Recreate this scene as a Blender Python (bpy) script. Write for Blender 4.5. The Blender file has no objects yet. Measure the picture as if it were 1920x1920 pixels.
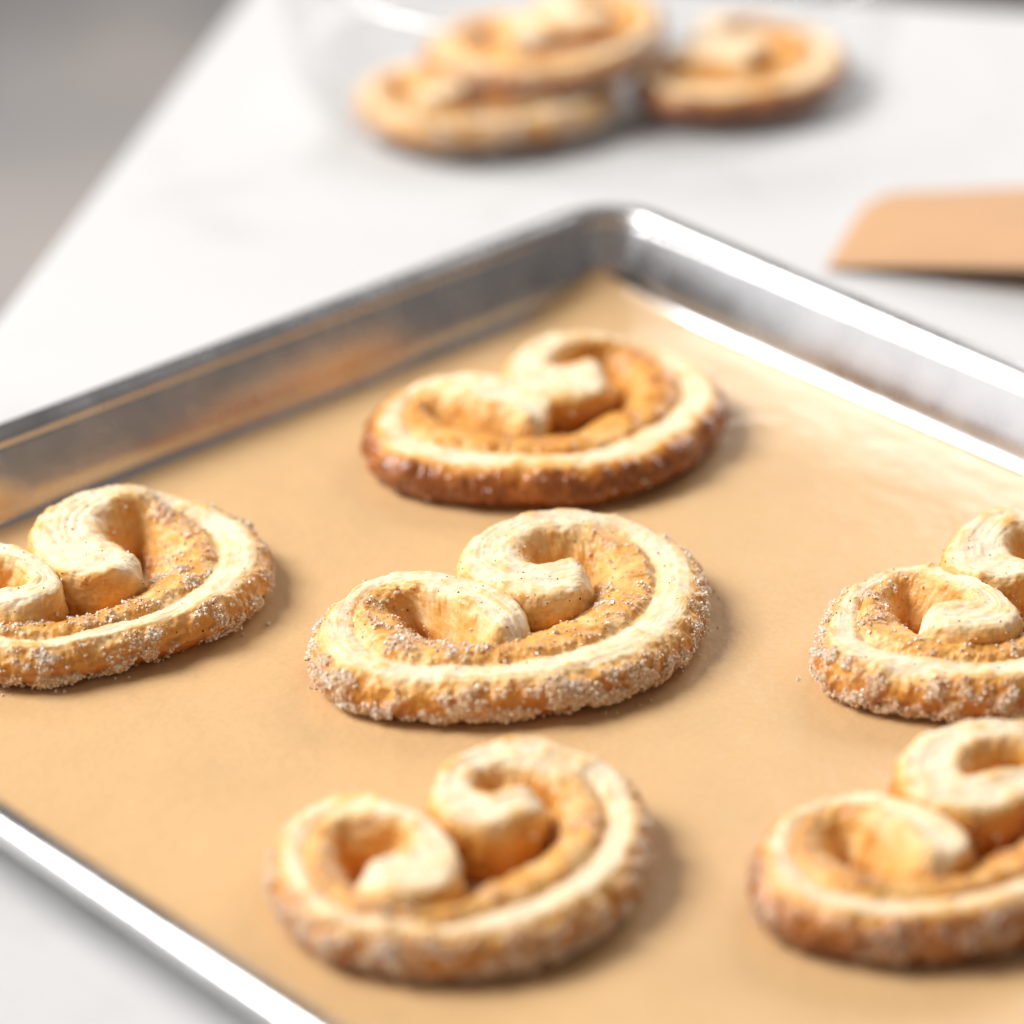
import bpy, bmesh, math, random
import numpy as np
from mathutils import Vector, Matrix, noise as mnoise

random.seed(7); rng = np.random.default_rng(7)
CM = 0.01
scene = bpy.context.scene
COL = scene.collection

# ------------------------------------------------------------------ camera
F_PX, PITCH, ROLL, YAW, DIST, CX, CY = 7207.65, 0.489811, 0.0052655, 0.816988, 99.7816, -16.7828, -13.3876
D_ = np.array([math.cos(PITCH)*math.cos(YAW), math.cos(PITCH)*math.sin(YAW), -math.sin(PITCH)])
R0 = np.cross(D_, [0, 0, 1]); R0 /= np.linalg.norm(R0)
U0 = np.cross(R0, D_)
R_ = math.cos(ROLL)*R0 + math.sin(ROLL)*U0
U_ = -math.sin(ROLL)*R0 + math.cos(ROLL)*U0
CAM = np.array([CX, CY, 0.0]) - D_*DIST

def on_plane(px, py, z):
    """point (cm) of the plane at height z that the photograph shows at pixel px, py"""
    v = D_ + R_*(px-960)/F_PX - U_*(py-960)/F_PX
    return CAM + v*((z-CAM[2])/v[2])

cam = bpy.data.cameras.new("camera")
cam.sensor_width = 24.0; cam.sensor_height = 24.0; cam.sensor_fit = 'HORIZONTAL'
cam.lens = 24.0/1920*F_PX
cam.clip_start = 0.02; cam.clip_end = 60
cam.dof.use_dof = True
cam.dof.focus_distance = 0.977
cam.dof.aperture_fstop = 2.9
cam.dof.aperture_blades = 0
cam_o = bpy.data.objects.new("camera", cam)
m = Matrix((R_, U_, -D_)).transposed().to_4x4()
m.translation = Vector(CAM*CM)
cam_o.matrix_world = m
COL.objects.link(cam_o)
scene.camera = cam_o

# ------------------------------------------------------------------ light
world = bpy.data.worlds.new("World"); scene.world = world; world.use_nodes = True
bg = world.node_tree.nodes["Background"]
bg.inputs[0].default_value = (0.80, 0.74, 0.70, 1); bg.inputs[1].default_value = 0.21

def area(name, loc, target, sx, sy, watts, col):
    l = bpy.data.lights.new(name, 'AREA'); l.shape = 'RECTANGLE'; l.size = sx; l.size_y = sy
    l.energy = watts; l.color = col
    o = bpy.data.objects.new(name, l); COL.objects.link(o)
    o.location = loc
    o.rotation_euler = (Vector(target)-Vector(loc)).to_track_quat('-Z', 'Y').to_euler()
    return o
LEFT = np.array([-R_[0], -R_[1], 0]); LEFT /= np.linalg.norm(LEFT)
FWD = np.array([D_[0], D_[1], 0]); FWD /= np.linalg.norm(FWD)
mid = np.array([-0.17, -0.14, 0])
def rel(l, f, z): return tuple(mid + LEFT*l + FWD*f + np.array([0, 0, z]))
area("window_light", rel(1.75, 0.25, 1.80), tuple(mid), 1.2, 1.2, 84, (1.0, 0.975, 0.95))
area("low_window_light", rel(1.35, 0.25, 0.42), rel(0, 0.1, 0.1), 2.0, 0.9, 6, (0.97, 0.98, 1.0))
area("back_sheen_light", rel(-0.85, 1.40, 0.82), tuple(mid), 1.0, 0.8, 13, (1.0, 0.98, 0.96))  # added lamp, low at back right, for sheen on paper and rims

scene.view_settings.view_transform = 'Standard'
scene.view_settings.look = 'None'
scene.view_settings.exposure = 0.20
scene.view_settings.gamma = 1.0
scene.render.engine = 'CYCLES'
scene.cycles.use_denoising = True
scene.cycles.max_bounces = 10
scene.cycles.diffuse_bounces = 5
scene.cycles.transparent_max_bounces = 12
scene.cycles.sample_clamp_indirect = 6.0

# ------------------------------------------------------------------ helpers
def link(name, mesh, mat=None, parent=None, loc=None):
    o = bpy.data.objects.new(name, mesh); COL.objects.link(o)
    if mat is not None and not mesh.materials: mesh.materials.append(mat)
    if parent is not None: o.parent = parent
    if loc is not None: o.location = loc
    return o

def empty(name, loc, label, cat, group=None):
    o = bpy.data.objects.new(name, None); o.empty_display_size = 0.02; COL.objects.link(o)
    o.location = loc
    tag(o, label, cat, group); return o

def tag(o, label=None, cat=None, group=None, kind=None):
    if label: o["label"] = label
    if cat: o["category"] = cat
    if group: o["group"] = group
    if kind: o["kind"] = kind
    return o

def mesh_np(name, verts, faces, smooth=True):
    me = bpy.data.meshes.new(name)
    verts = np.asarray(verts, dtype=np.float32); faces = np.asarray(faces, dtype=np.int32)
    k = faces.shape[1]
    me.vertices.add(len(verts)); me.vertices.foreach_set("co", verts.ravel())
    me.loops.add(faces.size); me.loops.foreach_set("vertex_index", faces.ravel())
    me.polygons.add(len(faces))
    me.polygons.foreach_set("loop_start", np.arange(0, faces.size, k, dtype=np.int32))
    me.polygons.foreach_set("use_smooth", np.full(len(faces), smooth))
    me.update(calc_edges=True); me.validate()
    return me

def mat_new(name):
    mt = bpy.data.materials.new(name); mt.use_nodes = True
    nt = mt.node_tree; b = nt.nodes["Principled BSDF"]
    return mt, nt, b, nt.nodes, nt.links

def setin(b, **k):
    for n, v in k.items(): b.inputs[n.replace('_', ' ')].default_value = v

def noise_node(nt, vec, scale, detail=4, rough=0.55, dist=0.0):
    n = nt.nodes.new("ShaderNodeTexNoise"); n.inputs["Scale"].default_value = scale
    n.inputs["Detail"].default_value = detail; n.inputs["Roughness"].default_value = rough
    n.inputs["Distortion"].default_value = dist
    if vec is not None: nt.links.new(vec, n.inputs["Vector"])
    return n
def math_node(nt, op, a, b=None, clamp=False):
    n = nt.nodes.new("ShaderNodeMath"); n.operation = op; n.use_clamp = clamp
    for i, x in enumerate((a, b)):
        if x is None: continue
        if hasattr(x, "is_linked"): nt.links.new(x, n.inputs[i])
        else: n.inputs[i].default_value = x
    return n.outputs[0]
def ramp(nt, fac, stops, interp='LINEAR'):
    r = nt.nodes.new("ShaderNodeValToRGB"); r.color_ramp.interpolation = interp
    e = r.color_ramp.elements
    while len(e) < len(stops): e.new(0.5)
    for el, (p, c) in zip(e, stops):
        el.position = p; el.color = (*c, 1) if len(c) == 3 else c
    nt.links.new(fac, r.inputs[0]); return r
def bump(nt, h, strength, dist, prev=None):
    n = nt.nodes.new("ShaderNodeBump"); n.inputs["Strength"].default_value = strength
    n.inputs["Distance"].default_value = dist
    nt.links.new(h, n.inputs["Height"])
    if prev is not None: nt.links.new(prev, n.inputs["Normal"])
    return n.outputs[0]

# ------------------------------------------------------------------ materials
def m_dough():
    mt, nt, b, N, L = mat_new("baked_dough")
    crust = N.new("ShaderNodeAttribute"); crust.attribute_name = "crust"
    uv = N.new("ShaderNodeUVMap")
    tc = N.new("ShaderNodeTexCoord")
    obj = tc.outputs["Object"]
    n1 = noise_node(nt, obj, 110, 5, 0.6)
    n2 = noise_node(nt, obj, 420, 4, 0.6)
    sep = N.new("ShaderNodeSeparateXYZ"); L.new(uv.outputs[0], sep.inputs[0])
    comb = N.new("ShaderNodeCombineXYZ")
    L.new(math_node(nt, 'MULTIPLY', sep.outputs[0], 1.3), comb.inputs[0])
    L.new(math_node(nt, 'MULTIPLY', sep.outputs[1], 42.0), comb.inputs[1])
    lam = noise_node(nt, comb.outputs[0], 1.0, 3, 0.6)      # thin baked layers along the strip
    c = math_node(nt, 'ADD', crust.outputs["Fac"], math_node(nt, 'MULTIPLY', math_node(nt, 'SUBTRACT', n1.outputs[0], 0.5), 0.72))
    c = math_node(nt, 'ADD', c, math_node(nt, 'MULTIPLY', math_node(nt, 'SUBTRACT', n2.outputs[0], 0.5), 0.22))
    c = math_node(nt, 'ADD', c, math_node(nt, 'MULTIPLY', math_node(nt, 'SUBTRACT', lam.outputs[0], 0.5), 0.34), clamp=True)
    r = ramp(nt, c, [(0.0, (0.92, 0.75, 0.535)), (0.14, (0.90, 0.665, 0.385)), (0.30, (0.85, 0.53, 0.20)), (0.46, (0.78, 0.385, 0.08)),
                     (0.66, (0.64, 0.26, 0.042)), (0.86, (0.44, 0.14, 0.02)), (1.0, (0.26, 0.075, 0.012))])
    fr = N.new("ShaderNodeAttribute"); fr.attribute_name = "frost"
    n3 = noise_node(nt, obj, 1500, 2, 0.6)
    ff = math_node(nt, 'ADD', math_node(nt, 'MULTIPLY', fr.outputs["Fac"], 0.75), math_node(nt, 'MULTIPLY', math_node(nt, 'SUBTRACT', n3.outputs[0], 0.5), 1.6))
    ff = math_node(nt, 'MULTIPLY', math_node(nt, 'MULTIPLY', ff, 0.85, True), math_node(nt, 'MULTIPLY', fr.outputs["Fac"], 3.0, True))
    mx = N.new("ShaderNodeMix"); mx.data_type = 'RGBA'; L.new(ff, mx.inputs["Factor"])
    L.new(r.outputs[0], mx.inputs["A"]); mx.inputs["B"].default_value = (0.96, 0.71, 0.46, 1)
    L.new(mx.outputs["Result"], b.inputs["Base Color"])
    rr = ramp(nt, c, [(0.0, (0.62,)*3), (0.4, (0.45,)*3), (1.0, (0.27,)*3)])
    L.new(rr.outputs[0], b.inputs["Roughness"])
    L.new(ramp(nt, c, [(0.35, (0,)*3), (0.7, (0.35,)*3)]).outputs[0], b.inputs['Coat Weight']); setin(b, Coat_Roughness=0.22)
    setin(b, Subsurface_Weight=0.22, Subsurface_Scale=0.004)
    b.inputs["Subsurface Radius"].default_value = (1.0, 0.55, 0.25)
    bm1 = bump(nt, lam.outputs[0], 0.4, 0.0007)
    bm2 = bump(nt, n2.outputs[0], 0.45, 0.0007, bm1)
    L.new(bump(nt, math_node(nt, 'MULTIPLY', n3.outputs[0], fr.outputs["Fac"]), 1.0, 0.0009, bm2), b.inputs["Normal"])
    return mt

def m_sugar():
    mt, nt, b, N, L = mat_new("sugar")
    oi = N.new("ShaderNodeTexCoord"); n = noise_node(nt, oi.outputs["Object"], 170, 4, 0.7)
    r = ramp(nt, n.outputs[0], [(0.36, (0.97, 0.68, 0.40)), (0.52, (1.0, 0.86, 0.67)), (0.64, (1.0, 0.97, 0.92))])
    L.new(r.outputs[0], b.inputs["Base Color"])
    setin(b, Roughness=0.14, IOR=1.4, Transmission_Weight=0.2)
    return mt

def m_speck():
    mt, nt, b, N, L = mat_new("vanilla"); setin(b, Base_Color=(0.02, 0.012, 0.008, 1), Roughness=0.6); return mt

def m_parchment(name, col, rough=0.33):
    mt, nt, b, N, L = mat_new(name)
    tc = N.new("ShaderNodeTexCoord"); o = tc.outputs["Object"]
    n1 = noise_node(nt, o, 28, 4, 0.55); n2 = noise_node(nt, o, 650, 3, 0.6); n3 = noise_node(nt, o, 90, 3)
    f = math_node(nt, 'ADD', math_node(nt, 'MULTIPLY', n1.outputs[0], 0.5), math_node(nt, 'MULTIPLY', n2.outputs[0], 0.5))
    d = [c*0.93 for c in col]; l = [min(1, c*1.05) for c in col]
    r = ramp(nt, f, [(0.35, tuple(d)), (0.65, tuple(l))]); L.new(r.outputs[0], b.inputs["Base Color"])
    setin(b, Roughness=rough, Specular_IOR_Level=0.5)
    bm = bump(nt, n3.outputs[0], 0.3, 0.0018)
    L.new(bump(nt, n2.outputs[0], 0.35, 0.0002, bm), b.inputs["Normal"])
    return mt

def m_aluminium():
    mt, nt, b, N, L = mat_new("aluminium")
    tc = N.new("ShaderNodeTexCoord"); o = tc.outputs["Object"]
    n1 = noise_node(nt, o, 35, 5, 0.6); n2 = noise_node(nt, o, 240, 4)
    r = ramp(nt, n1.outputs[0], [(0.3, (0.56, 0.555, 0.56)), (0.7, (0.74, 0.74, 0.75))])
    L.new(r.outputs[0], b.inputs["Base Color"])
    rr = ramp(nt, n1.outputs[0], [(0.3, (0.20,)*3), (0.7, (0.34,)*3)]); L.new(rr.outputs[0], b.inputs["Roughness"])
    setin(b, Metallic=1.0)
    L.new(bump(nt, n2.outputs[0], 0.12, 0.0004), b.inputs["Normal"])
    return mt

def m_tabletop():
    mt, nt, b, N, L = mat_new("white_marble")
    tc = N.new("ShaderNodeTexCoord"); o = tc.outputs["Object"]
    n1 = noise_node(nt, o, 7, 6, 0.6, 1.2)
    r = ramp(nt, n1.outputs[0], [(0.30, (0.575, 0.575, 0.57)), (0.44, (0.635, 0.635, 0.635)), (0.7, (0.655, 0.655, 0.655))])
    L.new(r.outputs[0], b.inputs["Base Color"]); setin(b, Roughness=0.55); return mt

def m_floor():
    mt, nt, b, N, L = mat_new("floor_concrete")
    tc = N.new("ShaderNodeTexCoord"); o = tc.outputs["Object"]
    n1 = noise_node(nt, o, 4.5, 4, 0.5)
    r = ramp(nt, n1.outputs[0], [(0.36, (0.42, 0.40, 0.39)), (0.5, (0.52, 0.51, 0.505)), (0.64, (0.66, 0.60, 0.57))])
    L.new(r.outputs[0], b.inputs["Base Color"]); setin(b, Roughness=0.7); return mt

def m_plain(name, col, rough=0.5):
    mt, nt, b, N, L = mat_new(name)
    tc = N.new("ShaderNodeTexCoord"); n1 = noise_node(nt, tc.outputs["Object"], 14, 4)
    r = ramp(nt, n1.outputs[0], [(0.3, tuple(c*0.85 for c in col)), (0.7, col)])
    L.new(r.outputs[0], b.inputs["Base Color"]); setin(b, Roughness=rough); return mt

def m_glass():
    mt = bpy.data.materials.new("clear_glass"); mt.use_nodes = True
    nt = mt.node_tree; nt.nodes.clear()
    out = nt.nodes.new("ShaderNodeOutputMaterial"); mix = nt.nodes.new("ShaderNodeMixShader")
    tr = nt.nodes.new("ShaderNodeBsdfTransparent"); gl = nt.nodes.new("ShaderNodeBsdfGlossy")
    lw = nt.nodes.new("ShaderNodeLayerWeight"); lw.inputs[0].default_value = 0.5
    p4 = math_node(nt, 'POWER', lw.outputs["Facing"], 4.0)
    fac = math_node(nt, 'ADD', math_node(nt, 'MULTIPLY', p4, 0.25), 0.01)
    tr.inputs[0].default_value = (0.997, 0.998, 0.998, 1); gl.inputs["Roughness"].default_value = 0.03
    nt.links.new(fac, mix.inputs[0]); nt.links.new(tr.outputs[0], mix.inputs[1])
    nt.links.new(gl.outputs[0], mix.inputs[2]); nt.links.new(mix.outputs[0], out.inputs[0])
    return mt

M_DOUGH, M_SUGAR, M_SPECK = m_dough(), m_sugar(), m_speck()
M_PAPER = m_parchment("parchment", (0.70, 0.455, 0.225))
M_PAPER2 = m_parchment("loose_parchment", (0.59, 0.345, 0.18), 0.6)
M_ALU, M_TABLE, M_FLOOR, M_GLASS = m_aluminium(), m_tabletop(), m_floor(), m_glass()
M_RIM = M_GLASS.copy(); M_RIM.name = "thick_rim_glass"
for n_ in M_RIM.node_tree.nodes:
    if n_.type == 'MATH' and n_.operation == 'MULTIPLY': n_.inputs[1].default_value = 0.7
    if n_.type == 'MATH' and n_.operation == 'ADD': n_.inputs[1].default_value = 0.16
    if n_.type == 'MATH' and n_.operation == 'POWER': n_.inputs[1].default_value = 2.0
    if n_.type == 'BSDF_GLOSSY': n_.inputs["Roughness"].default_value = 0.12
M_DARK = m_plain("dark_wood", (0.035, 0.022, 0.017), 0.45)

# ------------------------------------------------------------------ setting: floor, table, cabinet
TRAY_FLOOR = -2.4
TABLE_Z = -2.5
def quad_sheet(name, c, ex, ey, nx=1, ny=1):
    vs = [c + ex*(i/nx-0.5) + ey*(j/ny-0.5) for j in range(ny+1) for i in range(nx+1)]
    fs = [(j*(nx+1)+i, j*(nx+1)+i+1, (j+1)*(nx+1)+i+1, (j+1)*(nx+1)+i) for j in range(ny) for i in range(nx)]
    return mesh_np(name, np.array(vs)*CM, fs)
tag(link("floor", quad_sheet("floor", np.array([0, 0, -78.0]), np.array([1400., 0, 0]), np.array([0, 1400., 0])), M_FLOOR), kind="structure")

TA = on_plane(450, 0, TABLE_Z) - on_plane(0, 590, TABLE_Z); TA[2] = 0; TA /= np.linalg.norm(TA)
TB = np.array([TA[1], -TA[0], 0])
TL0 = on_plane(0, 590, TABLE_Z); TF = on_plane(1815, 12, TABLE_Z)
TC = TL0 + TA*np.dot(TF-TL0, TA)          # far left corner of the tabletop

def box_bm(bm, o, ex, ey, ez, bev=0.0):
    """box from corner o along three edge vectors"""
    vs = [bm.verts.new(Vector((o + ex*a + ey*b + ez*c)*CM)) for c in (0, 1) for b in (0, 1) for a in (0, 1)]
    fs = []
    for q in ((0, 2, 3, 1), (4, 5, 7, 6), (0, 1, 5, 4), (2, 6, 7, 3), (0, 4, 6, 2), (1, 3, 7, 5)):
        fs.append(bm.faces.new([vs[i] for i in q]))
    if bev > 0:
        es = list({e for f in fs for e in f.edges})
        bmesh.ops.bevel(bm, geom=es, offset=bev*CM, segments=3, affect='EDGES', profile=0.5)
def bm_obj(name, bm, mat, parent=None, smooth=False):
    bmesh.ops.recalc_face_normals(bm, faces=bm.faces[:])
    me = bpy.data.meshes.new(name); bm.to_mesh(me); bm.free()
    if smooth:
        for p in me.polygons: p.use_smooth = True
    return link(name, me, mat, parent)

up = np.array([0, 0, 1.0])
table = empty("table", tuple((TC - TA*60 + TB*45 + up*(-75.5))*CM), "white marble topped table that carries the tray and glass dish", "table")
def part_at(o, parent):
    o.parent = parent; o.matrix_parent_inverse = Matrix.Translation(-parent.location); return o
bm = bmesh.new(); box_bm(bm, TC + up*(-3.0), -TA*125, TB*95, up*3.0, 0.25)
part_at(bm_obj("tabletop", bm, M_TABLE), table)
for a, b in ((8, 6), (113, 6), (8, 85), (113, 85)):
    bm = bmesh.new(); box_bm(bm, TC - TA*a + TB*b + up*(-75.5), -TA*4.5, TB*4.5, up*72.4, 0.2)
    part_at(bm_obj("leg", bm, M_DARK), table)

cab0 = TC + TA*6.0 + TB*9.0
cab = empty("cabinet", tuple((cab0 + TB*55 + up*(-75.5))*CM), "dark brown cabinet standing just beyond the far edge of the white table", "cabinet")
bm = bmesh.new(); box_bm(bm, cab0 + up*(-75.4), TA*45, TB*110, up*66, 0.4); part_at(bm_obj("body", bm, M_DARK), cab)
bm = bmesh.new(); box_bm(bm, cab0 - TA*1.2 - TB*1.0 + up*(-9.3), TA*48, TB*112, up*2.2, 0.4); part_at(bm_obj("top_board", bm, M_DARK), cab)
for k in range(2):
    bm = bmesh.new(); box_bm(bm, cab0 - TA*1.0 + TB*(2+54*k) + up*(-70), TA*0.95, TB*52, up*58, 0.3); part_at(bm_obj("door", bm, M_DARK), cab)

# ------------------------------------------------------------------ baking tray
W, LEN = 35.54, 49.0
def rr_ring(inset, z, nc=14):
    """rounded rectangle ring: x from -W to 0, y from -LEN to 0, inset inward"""
    R = max(2.35 - 1.0*inset, 0.35)
    x0, x1, y0, y1 = -W+inset, -inset, -LEN+inset, -inset
    pts = []
    for cx, cy, a0 in ((x1-R, y1-R, 0), (x0+R, y1-R, 90), (x0+R, y0+R, 180), (x1-R, y0+R, 270)):
        for i in range(nc+1):
            a = math.radians(a0 + 90*i/nc); pts.append((cx+R*math.cos(a), cy+R*math.sin(a), z))
        # long sides get a few stations so tiny dents can be added
        if a0 == 0: nxt = (x0+R, y1, z)
        elif a0 == 90: nxt = (x0, y0+R, z)
        elif a0 == 180: nxt = (x1-R, y0, z)
        else: nxt = (x1, y1-R, z)
        last = pts[-1]
        for i in range(1, 24):
            t = i/24; pts.append(tuple(last[k]*(1-t)+nxt[k]*t for k in range(3)))
    return np.array(pts)
def sweep_rings(profile, closed):
    rings = [rr_ring(i, z) for i, z in profile]; n = len(rings[0]); k = len(rings)
    v = np.concatenate(rings); f = []
    for j in range(k if closed else k-1):
        j2 = (j+1) % k
        for i in range(n):
            i2 = (i+1) % n
            f.append((j*n+i, j*n+i2, j2*n+i2, j2*n+i))
    return v, f, n
RIM_R = 0.44
prof_in = [(0.83, -0.28), (0.91, -0.5), (1.12, -1.05), (1.34, -1.65)]
for i in range(7):                                   # fillet into the pan floor
    a = i/6*math.pi/2
    prof_in.append((1.42+0.38*(1-math.cos(a)), -1.88-0.52*math.sin(a)))
prof_out = [(i-0.07*(1 if z > -2.2 else 0.3), z-(0.0 if z > -1.9 else 0.075)) for i, z in prof_in]
tray = empty("baking_tray", tuple(np.array([-W/2, -LEN/2, TABLE_Z])*CM), "silver rimmed aluminium baking tray lined with brown paper", "baking tray")
def orient(me):
    bm = bmesh.new(); bm.from_mesh(me); bmesh.ops.recalc_face_normals(bm, faces=bm.faces[:]); bm.to_mesh(me); bm.free()
v, f, n = sweep_rings(prof_in[::-1] + prof_out, False)
me = mesh_np("pan_wall", v*CM, f); orient(me); part_at(link("pan_wall", me, M_ALU), tray)
vi = rr_ring(*prof_in[-1]); c = vi.mean(0)
vo = rr_ring(*prof_out[-1]); co = vo.mean(0)
vv = np.concatenate([vi, [c]]); ff = [(i, (i+1) % n, n) for i in range(n)]
me = mesh_np("pan_floor", vv*CM, ff, False); part_at(link("pan_floor", me, M_ALU), tray)
prof = [(RIM_R - RIM_R*math.cos(2*math.pi*i/16)*1.0, -0.33 + 0.33*math.sin(2*math.pi*i/16)) for i in range(16)]
v, f, _ = sweep_rings(prof, True)
me = mesh_np("rolled_rim", v*CM, f); orient(me); part_at(link("rolled_rim", me, M_ALU), tray)

# ------------------------------------------------------------------ parchment lining
def lining():
    nx, ny = 130, 170
    x0, x1, y0, y1 = -33.9, -1.55, -47.2, -1.30
    vs = []
    for j in range(ny+1):
        for i in range(nx+1):
            u, w = i/nx, j/ny
            xr = x1 - 0.22*(1-w)**0.7*min(1, (1-w)*6)       # right edge runs slightly away from the wall
            x = x0 + (xr-x0)*u; y = y0 + (y1-y0)*w
            # edges climb the fillet of the tray
            dA = max(0, y+1.75); dB = max(0, x+1.75); dC = max(0, -33.79-x); dD = max(0, -47.25-y)
            z = TRAY_FLOOR + 0.035
            rise = lambda d: 0.78*(1-math.sqrt(max(0, 1-min(1, d/0.64)**2)))
            z += max(rise(dA), rise(dB), rise(dC), rise(dD))
            near = max(0, 1-math.hypot(x1-x, y1-y)/4.2)     # the corner of the sheet curls up
            z += 0.62*near**1.6; x -= 0.40*near**2; y -= 0.23*near**2
            p = Vector((x*0.11, y*0.11, 3.1))
            z += (0.06*(mnoise.noise(p)+0.6) + 0.012*mnoise.noise(p*4.0))*min(1, (y1-y)/3) * min(1, (xr-x)/3) if True else 0
            vs.append((x, y, z))
    n = nx+1
    fs = [(j*n+i, j*n+i+1, (j+1)*n+i+1, (j+1)*n+i) for j in range(ny) for i in range(nx)]
    o = link("parchment_sheet", mesh_np("parchment_sheet", np.array(vs)*CM, fs), M_PAPER)
    sm = o.modifiers.new("thickness", 'SOLIDIFY'); sm.thickness = 0.0001; sm.offset = 1
    tag(o, "brown parchment sheet lining the silver baking tray under the cookies", "parchment paper")
    return o
lining()
PAPER_TOP = TRAY_FLOOR + 0.075

# ------------------------------------------------------------------ palmiers
def catmull(P, n):
    P = np.asarray(P, float); k = len(P)
    seg = np.linalg.norm(np.diff(P[:, :2], axis=0), axis=1)
    t = np.concatenate([[0], np.cumsum(np.sqrt(seg+1e-6))])
    # finite difference tangents on the non uniform knots
    m_ = np.zeros_like(P)
    m_[1:-1] = 0.5*((P[2:]-P[1:-1])/(t[2:]-t[1:-1])[:, None] + (P[1:-1]-P[:-2])/(t[1:-1]-t[:-2])[:, None])
    m_[0] = (P[1]-P[0])/(t[1]-t[0]); m_[-1] = (P[-1]-P[-2])/(t[-1]-t[-2])
    x = np.linspace(0, t[-1], n); i = np.clip(np.searchsorted(t, x, side='right')-1, 0, k-2)
    h = (t[i+1]-t[i])[:, None]; s = ((x-t[i])[:, None])/h
    h00 = 2*s**3-3*s**2+1; h10 = s**3-2*s**2+s; h01 = -2*s**3+3*s**2; h11 = s**3-s**2
    return h00*P[i]+h10*h*m_[i]+h01*P[i+1]+h11*h*m_[i+1], x/t[-1]

# cross-sections: (across: +1 outer edge .. -1 inner edge, extra bulge in cm, height fraction, crust)
PROF_U = [(0.50, 0.00, 0.00, 1.00), (0.78, 0.00, 0.03, 1.00), (0.97, 0.02, 0.10, 1.0), (1.0, 0.18, 0.22, .93), (1.0, 0.29, 0.40, .78), (1.0, 0.27, 0.55, .68),
          (1.0, 0.20, 0.68, .60), (1.0, 0.10, 0.79, .53), (0.96, 0.0, 0.87, .40), (0.86, 0, .925, .24), (0.74, 0, .945, .10), (0.60, 0, .945, .03), (0.44, 0, .935, .02),
          (0.28, 0, .92, .05), (0.15, 0, .885, .14), (0.07, 0, .865, .28), (0.01, 0, .92, .42), (-0.08, 0, 0.98, .44), (-0.22, 0, 1.01, .46), (-0.40, 0, 1.01, .46), (-0.58, 0, .98, .44),
          (-0.76, -.03, .92, .42), (-0.92, -.07, .83, .40), (-1.0, -.16, .70, .38), (-1.0, -.30, .54, .38), (-1.0, -.44, .36, .42), (-1.0, -.55, .16, .52), (-1.0, -.60, .0, .65)]
PROF_C = [(0.86, 0.00, 0.00, .85), (0.95, 0.0, 0.03, .80), (1.0, 0.03, 0.10, .68), (1.0, 0.07, 0.22, .58), (1.0, 0.10, 0.36, .52), (1.0, 0.12, 0.50, .47),
          (1.0, 0.11, 0.63, .42), (1.0, 0.08, 0.75, .37), (1.0, 0.02, 0.86, .30), (0.95, 0, .925, .20), (0.85, 0, .965, .10), (0.70, 0, .985, .05), (0.52, 0, .99, .02),
          (0.36, 0, .99, .0), (0.20, 0, .985, .0), (0.06, 0, .985, .0), (-0.08, 0, .985, .0), (-0.22, 0, .99, .0), (-0.36, 0, .995, .03), (-0.52, 0, 1.0, .08), (-0.68, 0, .99, .14),
          (-0.84, -.02, .95, .24), (-0.97, -.06, .86, .32), (-1.0, -.18, .70, .36), (-1.0, -.34, .5, .38), (-1.0, -.48, .3, .42), (-1.0, -.56, .12, .52), (-1.0, -.58, .0, .7)]
PU, PC = np.array(PROF_U), np.array(PROF_C)
def densify(P, k=2):
    t = np.linspace(0, len(P)-1, (len(P)-1)*k+1); i = np.minimum(t.astype(int), len(P)-2); s = (t-i)[:, None]
    a = np.vstack([2*P[0]-P[1], P, 2*P[-1]-P[-2]]); p0, p1, p2, p3 = a[i], a[i+1], a[i+2], a[i+3]
    return 0.5*((2*p1)+(-p0+p2)*s+(2*p0-5*p1+4*p2-p3)*s*s+(-p0+3*p1-3*p2+p3)*s**3)
PU, PC = densify(PU, 3), densify(PC, 3)
PU[:, 3] = PU[:, 3].clip(0, 1); PC[:, 3] = PC[:, 3].clip(0, 1)

def fbm(pts, scale, seed, octaves=3):
    out = np.empty(len(pts)); off = Vector((seed*7.31, seed*3.17, seed*1.73))
    for i, p in enumerate(pts):
        out[i] = mnoise.fractal(Vector(p)*scale+off, 0.9, 2.1, octaves)
    return out

def build_strip(spec, nst=760):
    """strip swept along a traced pair of edges -> vertices (cm, world plan), ring data"""
    to_px = spec["px"]; st = spec["st"]
    outer, inner, meta = [], [], []
    for row in st:
        (ox, oy), (ix, iy), u, zh = row
        z = PAPER_TOP + zh
        o = on_plane(*to_px(ox, oy), z); i_ = on_plane(*to_px(ix, iy), z+0.05)
        outer.append((o[0], o[1], u, zh)); inner.append((i_[0], i_[1], u, zh))
    return np.array(outer), np.array(inner)

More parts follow.
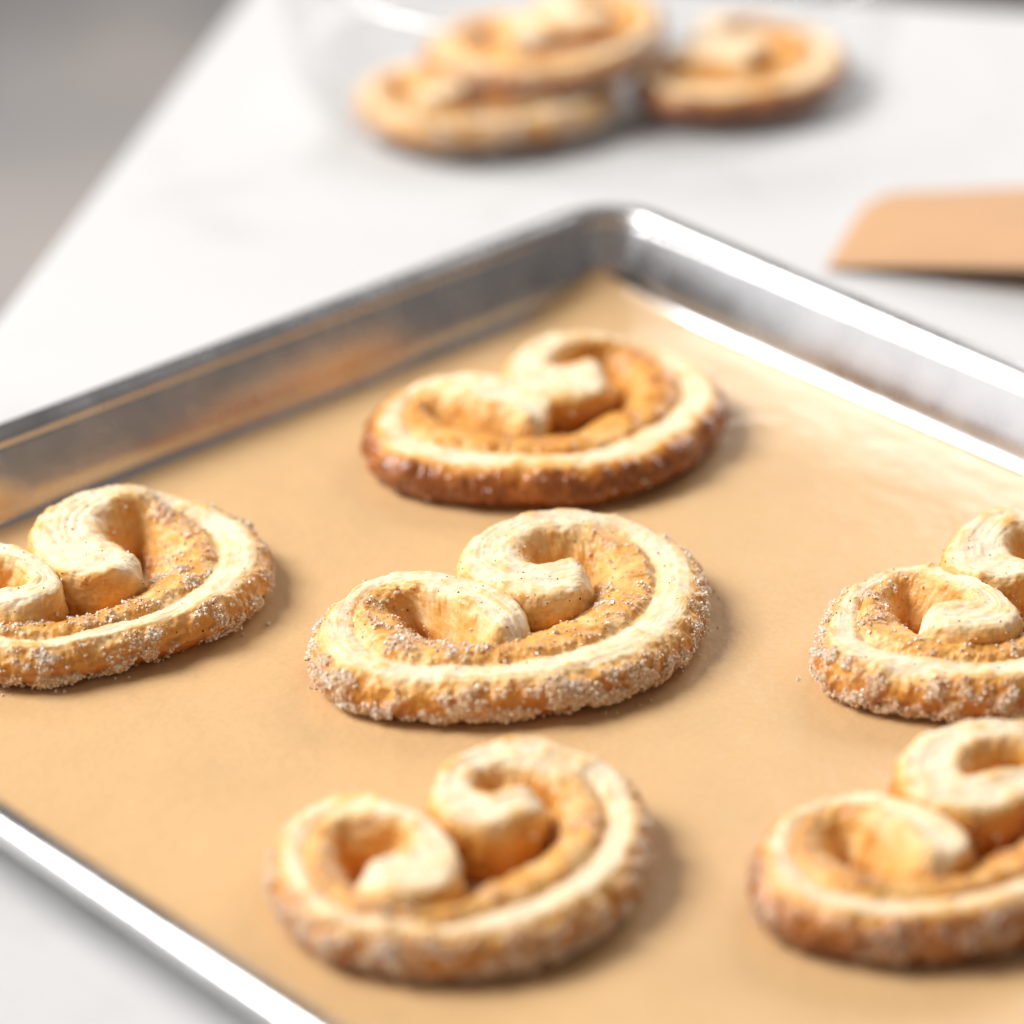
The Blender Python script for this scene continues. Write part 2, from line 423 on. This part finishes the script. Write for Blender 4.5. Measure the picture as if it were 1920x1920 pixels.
def palmier_mesh(outer, inner, seed, brown=0.0, sugar=1.0, gloss=0.0, nst=720, bulge=1.0, lump=1.0, fill=1.0):
    O, _ = catmull(outer, nst); I, _ = catmull(inner, nst)
    # resample evenly along the middle line
    mid_ = 0.5*(O[:, :2]+I[:, :2]) ; sl = np.concatenate([[0], np.cumsum(np.linalg.norm(np.diff(O[:, :2]*0.7+I[:, :2]*0.3, axis=0), axis=1))])
    tt = np.linspace(0, sl[-1], nst)
    O = np.stack([np.interp(tt, sl, O[:, k]) for k in range(4)], 1); I = np.stack([np.interp(tt, sl, I[:, k]) for k in range(4)], 1)
    u = O[:, 2].clip(0, 1); zh = O[:, 3]
    Cc = 0.5*(O[:, :2]+I[:, :2]); H = 0.5*(O[:, :2]-I[:, :2]); hw = np.linalg.norm(H, axis=1); Nn = H/hw[:, None]
    # round off both strip ends
    s = tt; e = np.minimum(s, s[-1]-s); endr = 0.85
    cap = np.sqrt(np.clip(1-(1-np.clip(e/endr, 0, 1))**2, 0, 1)); capw = 0.12+0.88*cap; caph = 0.42+0.58*cap
    k = len(PU)
    prof = PU[None]*u[:, None, None] + PC[None]*(1-u[:, None, None])       # nst,k,4
    across = prof[:, :, 0]; bl = np.where(prof[:, :, 1] < 0, prof[:, :, 1]*fill, prof[:, :, 1]*bulge); hz = prof[:, :, 2]; crust = prof[:, :, 3].copy()
    x = Cc[:, None, :] + Nn[:, None, :]*((across*(hw*capw)[:, None])+bl*cap[:, None])[:, :, None]
    z = hz*(zh*caph)[:, None]
    V = np.concatenate([x, z[:, :, None]], 2)
    P = V.reshape(-1, 3)
    # normals
    V3 = P.reshape(nst, k, 3)
    ds = np.gradient(V3, axis=0); dp = np.gradient(V3, axis=1); nr = np.cross(dp, ds); ln = np.linalg.norm(nr, axis=2, keepdims=True); nr = nr/np.maximum(ln, 1e-9)
    # make sure the normals point outward (top of strip up)
    if nr[nst//2, k//2, 2] < 0: nr = -nr; flip = True
    else: flip = False
    big = fbm(P, 0.9, seed, 2).reshape(nst, k); midn = fbm(P, 2.6, seed+11, 3).reshape(nst, k)
    fine = fbm(P, 8.0, seed+23, 3).reshape(nst, k)
    rough = (crust.clip(0, 1))**0.8
    disp = (big*0.09 + midn*(0.035+0.06*rough) + fine*(0.008+0.04*rough*lump))
    # baked layers: thin ledges that run along the strip on the cut face
    ll = np.stack([np.repeat(tt, k)*0.45, (across*hw[:, None]).ravel()*9.0, np.zeros(nst*k)], 1)
    lay = fbm(ll, 1.0, seed+37, 3).reshape(nst, k)
    pale = np.clip(1-crust*2.6, 0, 1)*np.clip((hz-0.7)*5, 0, 1)
    disp = disp + pale*(0.035*lay - 0.03*np.clip(lay-0.45, 0, 1)*2)
    basefade = np.clip(hz*5, 0, 1)
    V3 = V3 + nr*(disp*basefade)[:, :, None]
    V3[:, :, 2] = np.maximum(V3[:, :, 2], 0.0)
    crust = np.clip(crust + 0.16*pale*np.clip(lay+0.15, -0.3, 1) + 0.10*pale*midn + 0.22*np.clip(big+0.6*midn-0.12, 0, 1)*np.clip((hz-0.6)*4, 0, 1) + brown*np.clip(crust*2.2, 0, 1)*np.where(across > 0.5, 1.0, 0.22) + 0.22*big*np.clip(crust*2, 0, 1) + 0.12*midn*rough, 0, 1)
    sug = np.where(across > 0.4, 1.0, 0.5)*np.clip((crust-0.30)*2.6, 0, 1)*(0.12+0.88*u[:, None])*np.clip(0.55+1.9*midn+1.1*big, 0.0, 1.3)*np.clip((hz-0.02)*6, 0.1, 1)*sugar
    idx = np.arange(nst*k).reshape(nst, k)
    a, b, c, d = idx[:-1, :-1], idx[1:, :-1], idx[1:, 1:], idx[:-1, 1:]
    F = np.stack([a, b, c, d], -1)                       # nst-1,k-1,4
    return dict(V=V3, N=nr, crust=crust, F=F, s=tt, prof=hz, across=across, u=u, nst=nst, k=k, big=big, midn=midn, flip=flip, sug=sug)

def strip_part(name, g, i0, i1, parent, base):
    k = g["k"]; V = g["V"][i0:i1+1]; n = i1-i0+1
    verts = (V.reshape(-1, 3) - np.array([base[0], base[1], 0]))*CM
    idx = np.arange(n*k).reshape(n, k)
    q = np.stack([idx[:-1, :-1], idx[1:, :-1], idx[1:, 1:], idx[:-1, 1:]], -1).reshape(-1, 4)
    if not g["flip"]: q = q[:, ::-1]
    q = q[:, ::-1] if False else q
    me = mesh_np(name, verts, q)
    at = me.attributes.new("crust", 'FLOAT', 'POINT'); at.data.foreach_set("value", g["crust"][i0:i1+1].ravel().astype(np.float32))
    at = me.attributes.new("frost", 'FLOAT', 'POINT'); at.data.foreach_set("value", g["sug"][i0:i1+1].ravel().astype(np.float32))
    uvl = me.uv_layers.new(name="UVMap")
    uu = np.repeat(g["s"][i0:i1+1], k); vv = np.tile(np.linspace(0, 1, k), n)
    li = np.empty(len(me.loops), dtype=np.int32); me.loops.foreach_get("vertex_index", li)
    uvl.data.foreach_set("uv", np.stack([uu[li], vv[li]], 1).astype(np.float32).ravel())
    o = link(name, me, M_DOUGH, parent)
    return o

CUBE_F = np.array([(0, 2, 3, 1), (4, 5, 7, 6), (0, 1, 5, 4), (2, 6, 7, 3), (0, 4, 6, 2), (1, 3, 7, 5)])
CUBE_V = np.array([(x, y, z) for z in (-1, 1) for y in (-1, 1) for x in (-1, 1)], float)*0.5
def grains(pos, nrm, size, seed, flat=0.75):
    r = np.random.default_rng(seed); n = len(pos)
    q = r.normal(size=(n, 4)); q /= np.linalg.norm(q, axis=1, keepdims=True)
    w, x, y, z = q.T
    Rm = np.stack([1-2*(y*y+z*z), 2*(x*y-z*w), 2*(x*z+y*w), 2*(x*y+z*w), 1-2*(x*x+z*z), 2*(y*z-x*w), 2*(x*z-y*w), 2*(y*z+x*w), 1-2*(x*x+y*y)], 1).reshape(n, 3, 3)
    sc = size[:, None]*r.uniform(0.65, 1.25, (n, 3))
    v = CUBE_V[None]*(1+r.uniform(-0.28, 0.28, (n, 8, 3)))*sc[:, None, :]
    v = np.einsum('nij,nkj->nki', Rm, v) + (pos + nrm*size[:, None]*0.02)[:, None, :]
    f = CUBE_F[None] + (np.arange(n)*8)[:, None, None]
    return v.reshape(-1, 3), f.reshape(-1, 4)

def sugar_for(g, seed, count, parent, base, size=(0.026, 0.068)):
    r = np.random.default_rng(seed)
    V, Nr, cr = g["V"], g["N"], g["crust"]
    w = g["sug"] + 0.03*np.clip(cr*2-0.6, 0, 1)
    # cell area
    da = np.linalg.norm(np.cross(np.gradient(V, axis=0), np.gradient(V, axis=1)), axis=2)
    w = w*da; w[g["prof"] < 0.04] *= 0.3
    p = w.ravel()/w.sum()
    ii = r.choice(len(p), size=count, p=p)
    pos = V.reshape(-1, 3)[ii] + r.normal(size=(count, 3))*0.02; nr = Nr.reshape(-1, 3)[ii]
    sz = r.uniform(size[0], size[1], count)*r.choice([0.7, 1.0, 1.25], count)
    pos[:, 2] = np.maximum(pos[:, 2], 0.03)
    v, f = grains(pos - np.array([base[0], base[1], 0]), nr, sz, seed+1)
    o = link("sugar_crystals", mesh_np("sugar_crystals", v*CM, f, False), M_SUGAR, parent); o["kind"] = "stuff"
    return o
def specks_for(g, seed, count, parent, base):
    r = np.random.default_rng(seed)
    V, Nr = g["V"], g["N"]; ok = np.where((g["prof"].ravel() > 0.25))[0]
    ii = r.choice(ok, size=count); pos = V.reshape(-1, 3)[ii]; nr = Nr.reshape(-1, 3)[ii]
    v, f = grains(pos - np.array([base[0], base[1], 0]) - nr*0.004, nr, r.uniform(0.018, 0.042, count), seed+1)
    o = link("vanilla_specks", mesh_np("vanilla_specks", v*CM, f, False), M_SPECK, parent); o["kind"] = "stuff"

def crop(x0, y0, s): return lambda a, b: (x0+a/s, y0+b/s)
# traced stations: (outer edge), (inner edge), ridge 1 = outer band .. 0 = curl, height cm
def S(rows, z_u=1.30, z_c=1.75, curls=(0, 0), rise=1.0):
    """rows of (ox,oy,ix,iy); curls = how many stations at either end belong to the curl"""
    n = len(rows); out = []
    a, b = curls
    for k, (ox, oy, ix, iy) in enumerate(rows):
        da = (k-(a-1))/3.0; db = ((n-b)-k)/3.0
        u = min(1, max(0, min(da, db)))
        u = u*u*(3-2*u)
        out.append(((ox, oy), (ix, iy), u, z_c+(z_u-z_c)*u))
    return out

SPECS = {}
SPECS["center"] = dict(px=crop(560, 900, 2.4), st=S([
 (1085,605,925,690),(960,515,835,610),(810,440,690,520),(610,395,540,470),(400,405,450,470),(220,480,400,520),(115,600,430,590),
 (100,720,490,650),(200,830,570,690),(450,890,720,690),(800,900,900,680),(1160,865,1070,635),(1480,785,1270,565),(1705,650,1370,485),
 (1795,460,1400,370),(1725,285,1370,290),(1500,165,1270,245),(1200,112,1110,225),(950,160,1010,255),(770,260,1000,310),(725,370,1040,345),
 (860,460,1090,350),(1030,525,1150,335),(1200,510,1230,320),(1335,440,1310,325)], 1.30, 1.70, (4, 7)))
SPECS["bottom"] = dict(px=crop(460, 1340, 2.4), st=S([
 (470,730,520,610),(600,800,620,600),(780,800,700,570),(930,740,740,540),(970,620,730,500),(880,490,680,460),(720,400,600,440),(540,345,520,440),
 (330,370,440,470),(180,490,400,540),(155,620,400,610),(225,780,430,700),(380,905,560,800),(600,950,750,815),(850,980,900,820),(1100,960,1060,740),
 (1370,890,1230,655),(1620,750,1370,570),(1755,570,1440,470),(1780,395,1430,370),(1690,235,1370,300),(1500,135,1260,240),(1230,90,1130,220),
 (1000,140,1050,230),(870,260,1030,290),(850,380,1070,320),(950,450,1120,330),(1120,480,1180,300),(1300,430,1250,290),(1390,350,1310,290)], 1.40, 1.75, (7, 8)))
SPECS["top"] = dict(px=crop(640, 600, 2.526), st=S([
 (990,440,890,480),(990,350,800,420),(850,270,660,385),(650,235,540,350),(450,255,430,350),(270,330,420,390),(160,420,470,440),(160,540,560,480),
 (280,630,680,490),(500,680,820,500),(800,700,950,510),(1100,700,1080,500),(1400,640,1220,430),(1620,540,1350,370),(1760,420,1400,310),(1790,310,1380,230),
 (1690,190,1330,170),(1500,105,1230,125),(1250,55,1120,110),(1020,50,1040,130),(830,130,1000,170),(770,240,1010,190),(860,320,1050,185),(1000,365,1110,165),
 (1180,345,1190,155),(1320,280,1260,170)], 1.30, 1.75, (4, 7)))
SPECS["left"] = dict(px=crop(0, 860, 3.4286), st=S([
 (-150,900,-100,800),(50,910,20,790),(230,890,120,780),(370,830,180,740),(380,730,150,700),(280,620,80,660),(130,550,-20,640),(-50,510,-120,630),(-280,510,-250,640),
 (-500,590,-350,700),(-640,720,-380,780),(-640,880,-330,870),(-520,1030,-220,940),(-300,1130,-80,990),(0,1200,80,1020),(350,1190,280,1015),(700,1120,520,970),
 (1050,1030,740,900),(1340,920,900,800),(1580,775,1020,700),(1680,610,1080,590),(1630,445,1070,480),(1420,300,1000,390),(1130,215,900,310),(880,160,790,270),
 (650,160,690,290),(420,240,640,330),(250,350,640,400),(195,460,680,450),(260,590,740,490),(400,690,800,530),(600,720,850,560),(800,700,900,590),(940,660,930,620)], 1.25, 1.85, (7, 9)))
SPECS["right"] = dict(px=crop(1380, 920, 3.5556), st=S([
 (1170,850,1230,735),(1350,890,1330,710),(1550,910,1430,695),(1750,900,1500,685),(1890,840,1540,670),(1860,740,1530,640),(1740,640,1470,610),(1560,540,1380,590),
 (1380,490,1260,585),(1150,475,1150,590),(930,530,1060,630),(730,650,1020,690),(630,800,1020,760),(600,950,1060,810),(660,1070,1140,855),(850,1150,1300,890),
 (1150,1210,1480,910),(1500,1240,1680,930),(1850,1230,1850,900),(2200,1160,2050,800),(2480,1020,2200,690),(2650,850,2280,570),(2650,620,2280,450),(2500,420,2200,350),
 (2250,240,2080,260),(2000,140,1970,220),(1780,100,1880,230),(1570,170,1830,280),(1440,310,1840,350),(1400,440,1890,400),(1560,530,1960,420),(1780,560,2030,420),
 (1980,540,2090,410),(2120,470,2140,400)], 1.35, 1.80, (7, 9)))
SPECS["corner"] = dict(px=crop(1360, 1320, 3.4286), st=S([
 (1450,1010,1290,1010),(1580,890,1220,910),(1530,760,1140,810),(1360,660,1040,740),(1150,575,900,700),(900,530,790,690),(650,570,690,730),(420,650,640,800),
 (290,780,660,880),(235,950,720,950),(290,1110,830,1010),(450,1240,980,1050),(750,1320,1150,1070),(1100,1350,1330,1060),(1500,1340,1520,1020),(1850,1270,1750,920),
 (2200,1120,1950,820),(2450,880,2120,680),(2520,640,2180,540),(2430,400,2130,420),(2230,220,2020,320),(1980,100,1880,230),(1700,65,1760,210),(1430,100,1640,250),
 (1210,200,1560,320),(1110,340,1540,390),(1130,500,1590,430),(1280,600,1680,400),(1530,670,1780,370),(1800,640,1870,350),(2000,560,1950,340),(2100,430,2020,350)], 1.45, 1.85, (4, 10)))

INFO = {
 "center": ("sharply focused sugared palmier in the middle of the parchment", dict(seed=1, brown=0.0, fill=1.25, sugar=1), 5600, 230),
 "bottom": ("blurred pale palmier with two round curls nearest the front rim of the tray", dict(seed=2, brown=0.04, fill=0.75, sugar=0.6), 3200, 60),
 "top": ("shiny deep brown caramelised palmier nearest the far tray corner", dict(seed=3, brown=0.36, sugar=0.03), 110, 50),
 "left": ("golden sugared palmier cut off by the left edge, beside the dark tray wall", dict(seed=4, brown=-0.02), 5400, 200),
 "right": ("sugared palmier cut off by the right edge, level with the middle one", dict(seed=5, brown=0.02), 4800, 160),
 "corner": ("blurred brown edged palmier at the lower right, in front of another palmier", dict(seed=6, brown=0.24, sugar=0.35), 600, 60),
}
MADE = {}
for key, (label, kw, nsug, nsp) in INFO.items():
    o_, i_ = build_strip(SPECS[key])
    g = palmier_mesh(o_, i_, nst=860, **kw)
    base = o_[:, :2].mean(0)
    root = empty("palmier", (base[0]*CM, base[1]*CM, PAPER_TOP*CM), label, "palmier cookie", "palmiers on the baking tray")
    us = np.where(g["u"] > 0.5)[0]; i0, i1 = us[0], us[-1]
    parts = [strip_part("outer_band", g, i0, i1, root, base), strip_part("curl", g, 0, i0, root, base), strip_part("curl", g, i1, g["nst"]-1, root, base)]
    sugar_for(g, 100+kw["seed"], nsug, root, base)
    specks_for(g, 200+kw["seed"], nsp, root, base)
    MADE[key] = (root, base)

cr_p = []
for key in ("center", "left", "right"):
    o_, _ = build_strip(SPECS[key]); pts, _t = catmull(o_, 400); bc = MADE[key][1]
    for _k in range(34):
        q = pts[rng.integers(0, 400), :2]; dv = (q-bc)/np.linalg.norm(q-bc); q = q + dv*(0.18+abs(rng.normal())*0.30)
        if dv[0]*0.7+dv[1]*0.7 < 0.5 and np.min(np.linalg.norm(pts[:, :2]-q, axis=1)) > 0.15: cr_p.append((q[0], q[1], PAPER_TOP+0.02))
cr_p = np.array(cr_p)
v, f = grains(cr_p, np.tile([0, 0, 1.0], (len(cr_p), 1)), rng.uniform(0.03, 0.085, len(cr_p)), 77)
tag(link("fallen_sugar", mesh_np("fallen_sugar", v*CM, f, False), M_SUGAR), "loose sugar grains scattered on the parchment round the palmiers", "sugar", kind="stuff")

# ------------------------------------------------------------------ glass dish with three palmiers at the back
DISH_C = np.array([10.8, 12.2]); 
def lathe(profile, n=96):
    v = []; f = []; k = len(profile)
    for i in range(n):
        a = 2*math.pi*i/n
        for r_, z in profile: v.append((r_*math.cos(a), r_*math.sin(a), z))
    for i in range(n):
        i2 = (i+1) % n
        for j in range(k-1): f.append((i*k+j, i2*k+j, i2*k+j+1, i*k+j+1))
    return np.array(v), f
dish = empty("glass_dish", (DISH_C[0]*CM, DISH_C[1]*CM, TABLE_Z*CM), "clear round glass dish holding three palmiers at the back of the table", "glass dish")
pr = [(0.02, 0.02), (9.6, 0.02), (10.1, 0.12), (10.35, 0.5), (10.7, 2.2), (11.0, 5.0)]
v, f = lathe(pr); link("bowl_outside", mesh_np("bowl_outside", v*CM, f), M_GLASS, dish)
bpy.data.objects["bowl_outside"].name = "bowl"
v, f = lathe([(11.0, 5.0), (11.07, 5.14), (11.02, 5.28), (10.88, 5.34), (10.72, 5.26), (10.68, 5.12), (10.73, 4.98)])
link("rim", mesh_np("rim", v*CM, f), M_RIM, dish)
v, f = lathe([(10.72, 4.98), (10.42, 2.2), (10.08, 0.7), (9.8, 0.42), (9.4, 0.34), (0.02, 0.34)])
link("lining", mesh_np("lining", v*CM, f), M_GLASS, dish); bpy.data.objects["lining"].name = "inner_wall"

def copy_palmier(key, loc, rotz, scale, label, tilt=(0, 0)):
    src, _ = MADE[key]
    o = src.copy(); COL.objects.link(o)
    o.location = loc; o.rotation_euler = (tilt[0], tilt[1], rotz); o.scale = (scale,)*3
    o["label"] = label; o["group"] = "palmiers in the glass dish"
    for ch in src.children:
        if ch.name.startswith("vanilla"): continue
        c = ch.copy(); COL.objects.link(c); c.parent = o
    return o
DZ = TABLE_Z + 0.42
p = on_plane(1385, 130, DZ+0.6)
copy_palmier("top", (p[0]*CM, p[1]*CM, DZ*CM), math.radians(20), 0.80, "single brown palmier lying flat at the right side of the glass dish")
p = on_plane(890, 192, DZ+0.6)
copy_palmier("left", (p[0]*CM, p[1]*CM, DZ*CM), math.radians(-15), 0.88, "lower of two stacked palmiers at the left of the glass dish")
p = on_plane(1025, 92, DZ+1.7)
copy_palmier("corner", (p[0]*CM, p[1]*CM, (DZ+1.25)*CM), math.radians(-20), 0.84, "upper of two stacked palmiers at the left of the glass dish", (0.06, -0.08))

# ------------------------------------------------------------------ loose piece of parchment at the right
def loose_sheet():
    a = on_plane(1548, 502, TABLE_Z+0.1); b = on_plane(1925, 500, TABLE_Z+1.0); c = on_plane(1640, 345, TABLE_Z+0.2)
    ex = (b-a); ex[2] = 0; ex /= np.linalg.norm(ex); ey = (c-a); ey[2] = 0
    nx, ny = 60, 24; vs = []
    Lx = 13.0
    for j in range(ny+1):
        for i in range(nx+1):
            u, w = i/nx, j/ny
            x = u*Lx
            # far corner is rounded, near corner slightly
            cut = 0.0
            if w > 0.62: cut = 1.25*(1-math.sqrt(max(0, 1-((w-0.62)/0.38)**2)))
            xx = cut + x*(1-cut/Lx)
            z = 0.06 + 2.0*(u**0.85)*(1-w)**0.8 - 0.5*(max(0, 0.2-w)/0.2)**1.6*u
            z += 0.35*math.sin(math.pi*w)*min(1, u*3)
            vs.append(a*1.0 + ex*xx + ey*w*(1+0.75*u) + np.array([0, 0, z-0.1]))
    n = nx+1
    fs = [(j*n+i, j*n+i+1, (j+1)*n+i+1, (j+1)*n+i) for j in range(ny) for i in range(nx)]
    o = link("parchment_offcut", mesh_np("parchment_offcut", np.array(vs)*CM, fs), M_PAPER2)
    sm = o.modifiers.new("thickness", 'SOLIDIFY'); sm.thickness = 0.0004; sm.offset = 1
    tag(o, "small tan piece of parchment curling up from the white table at the right", "parchment paper")
loose_sheet()
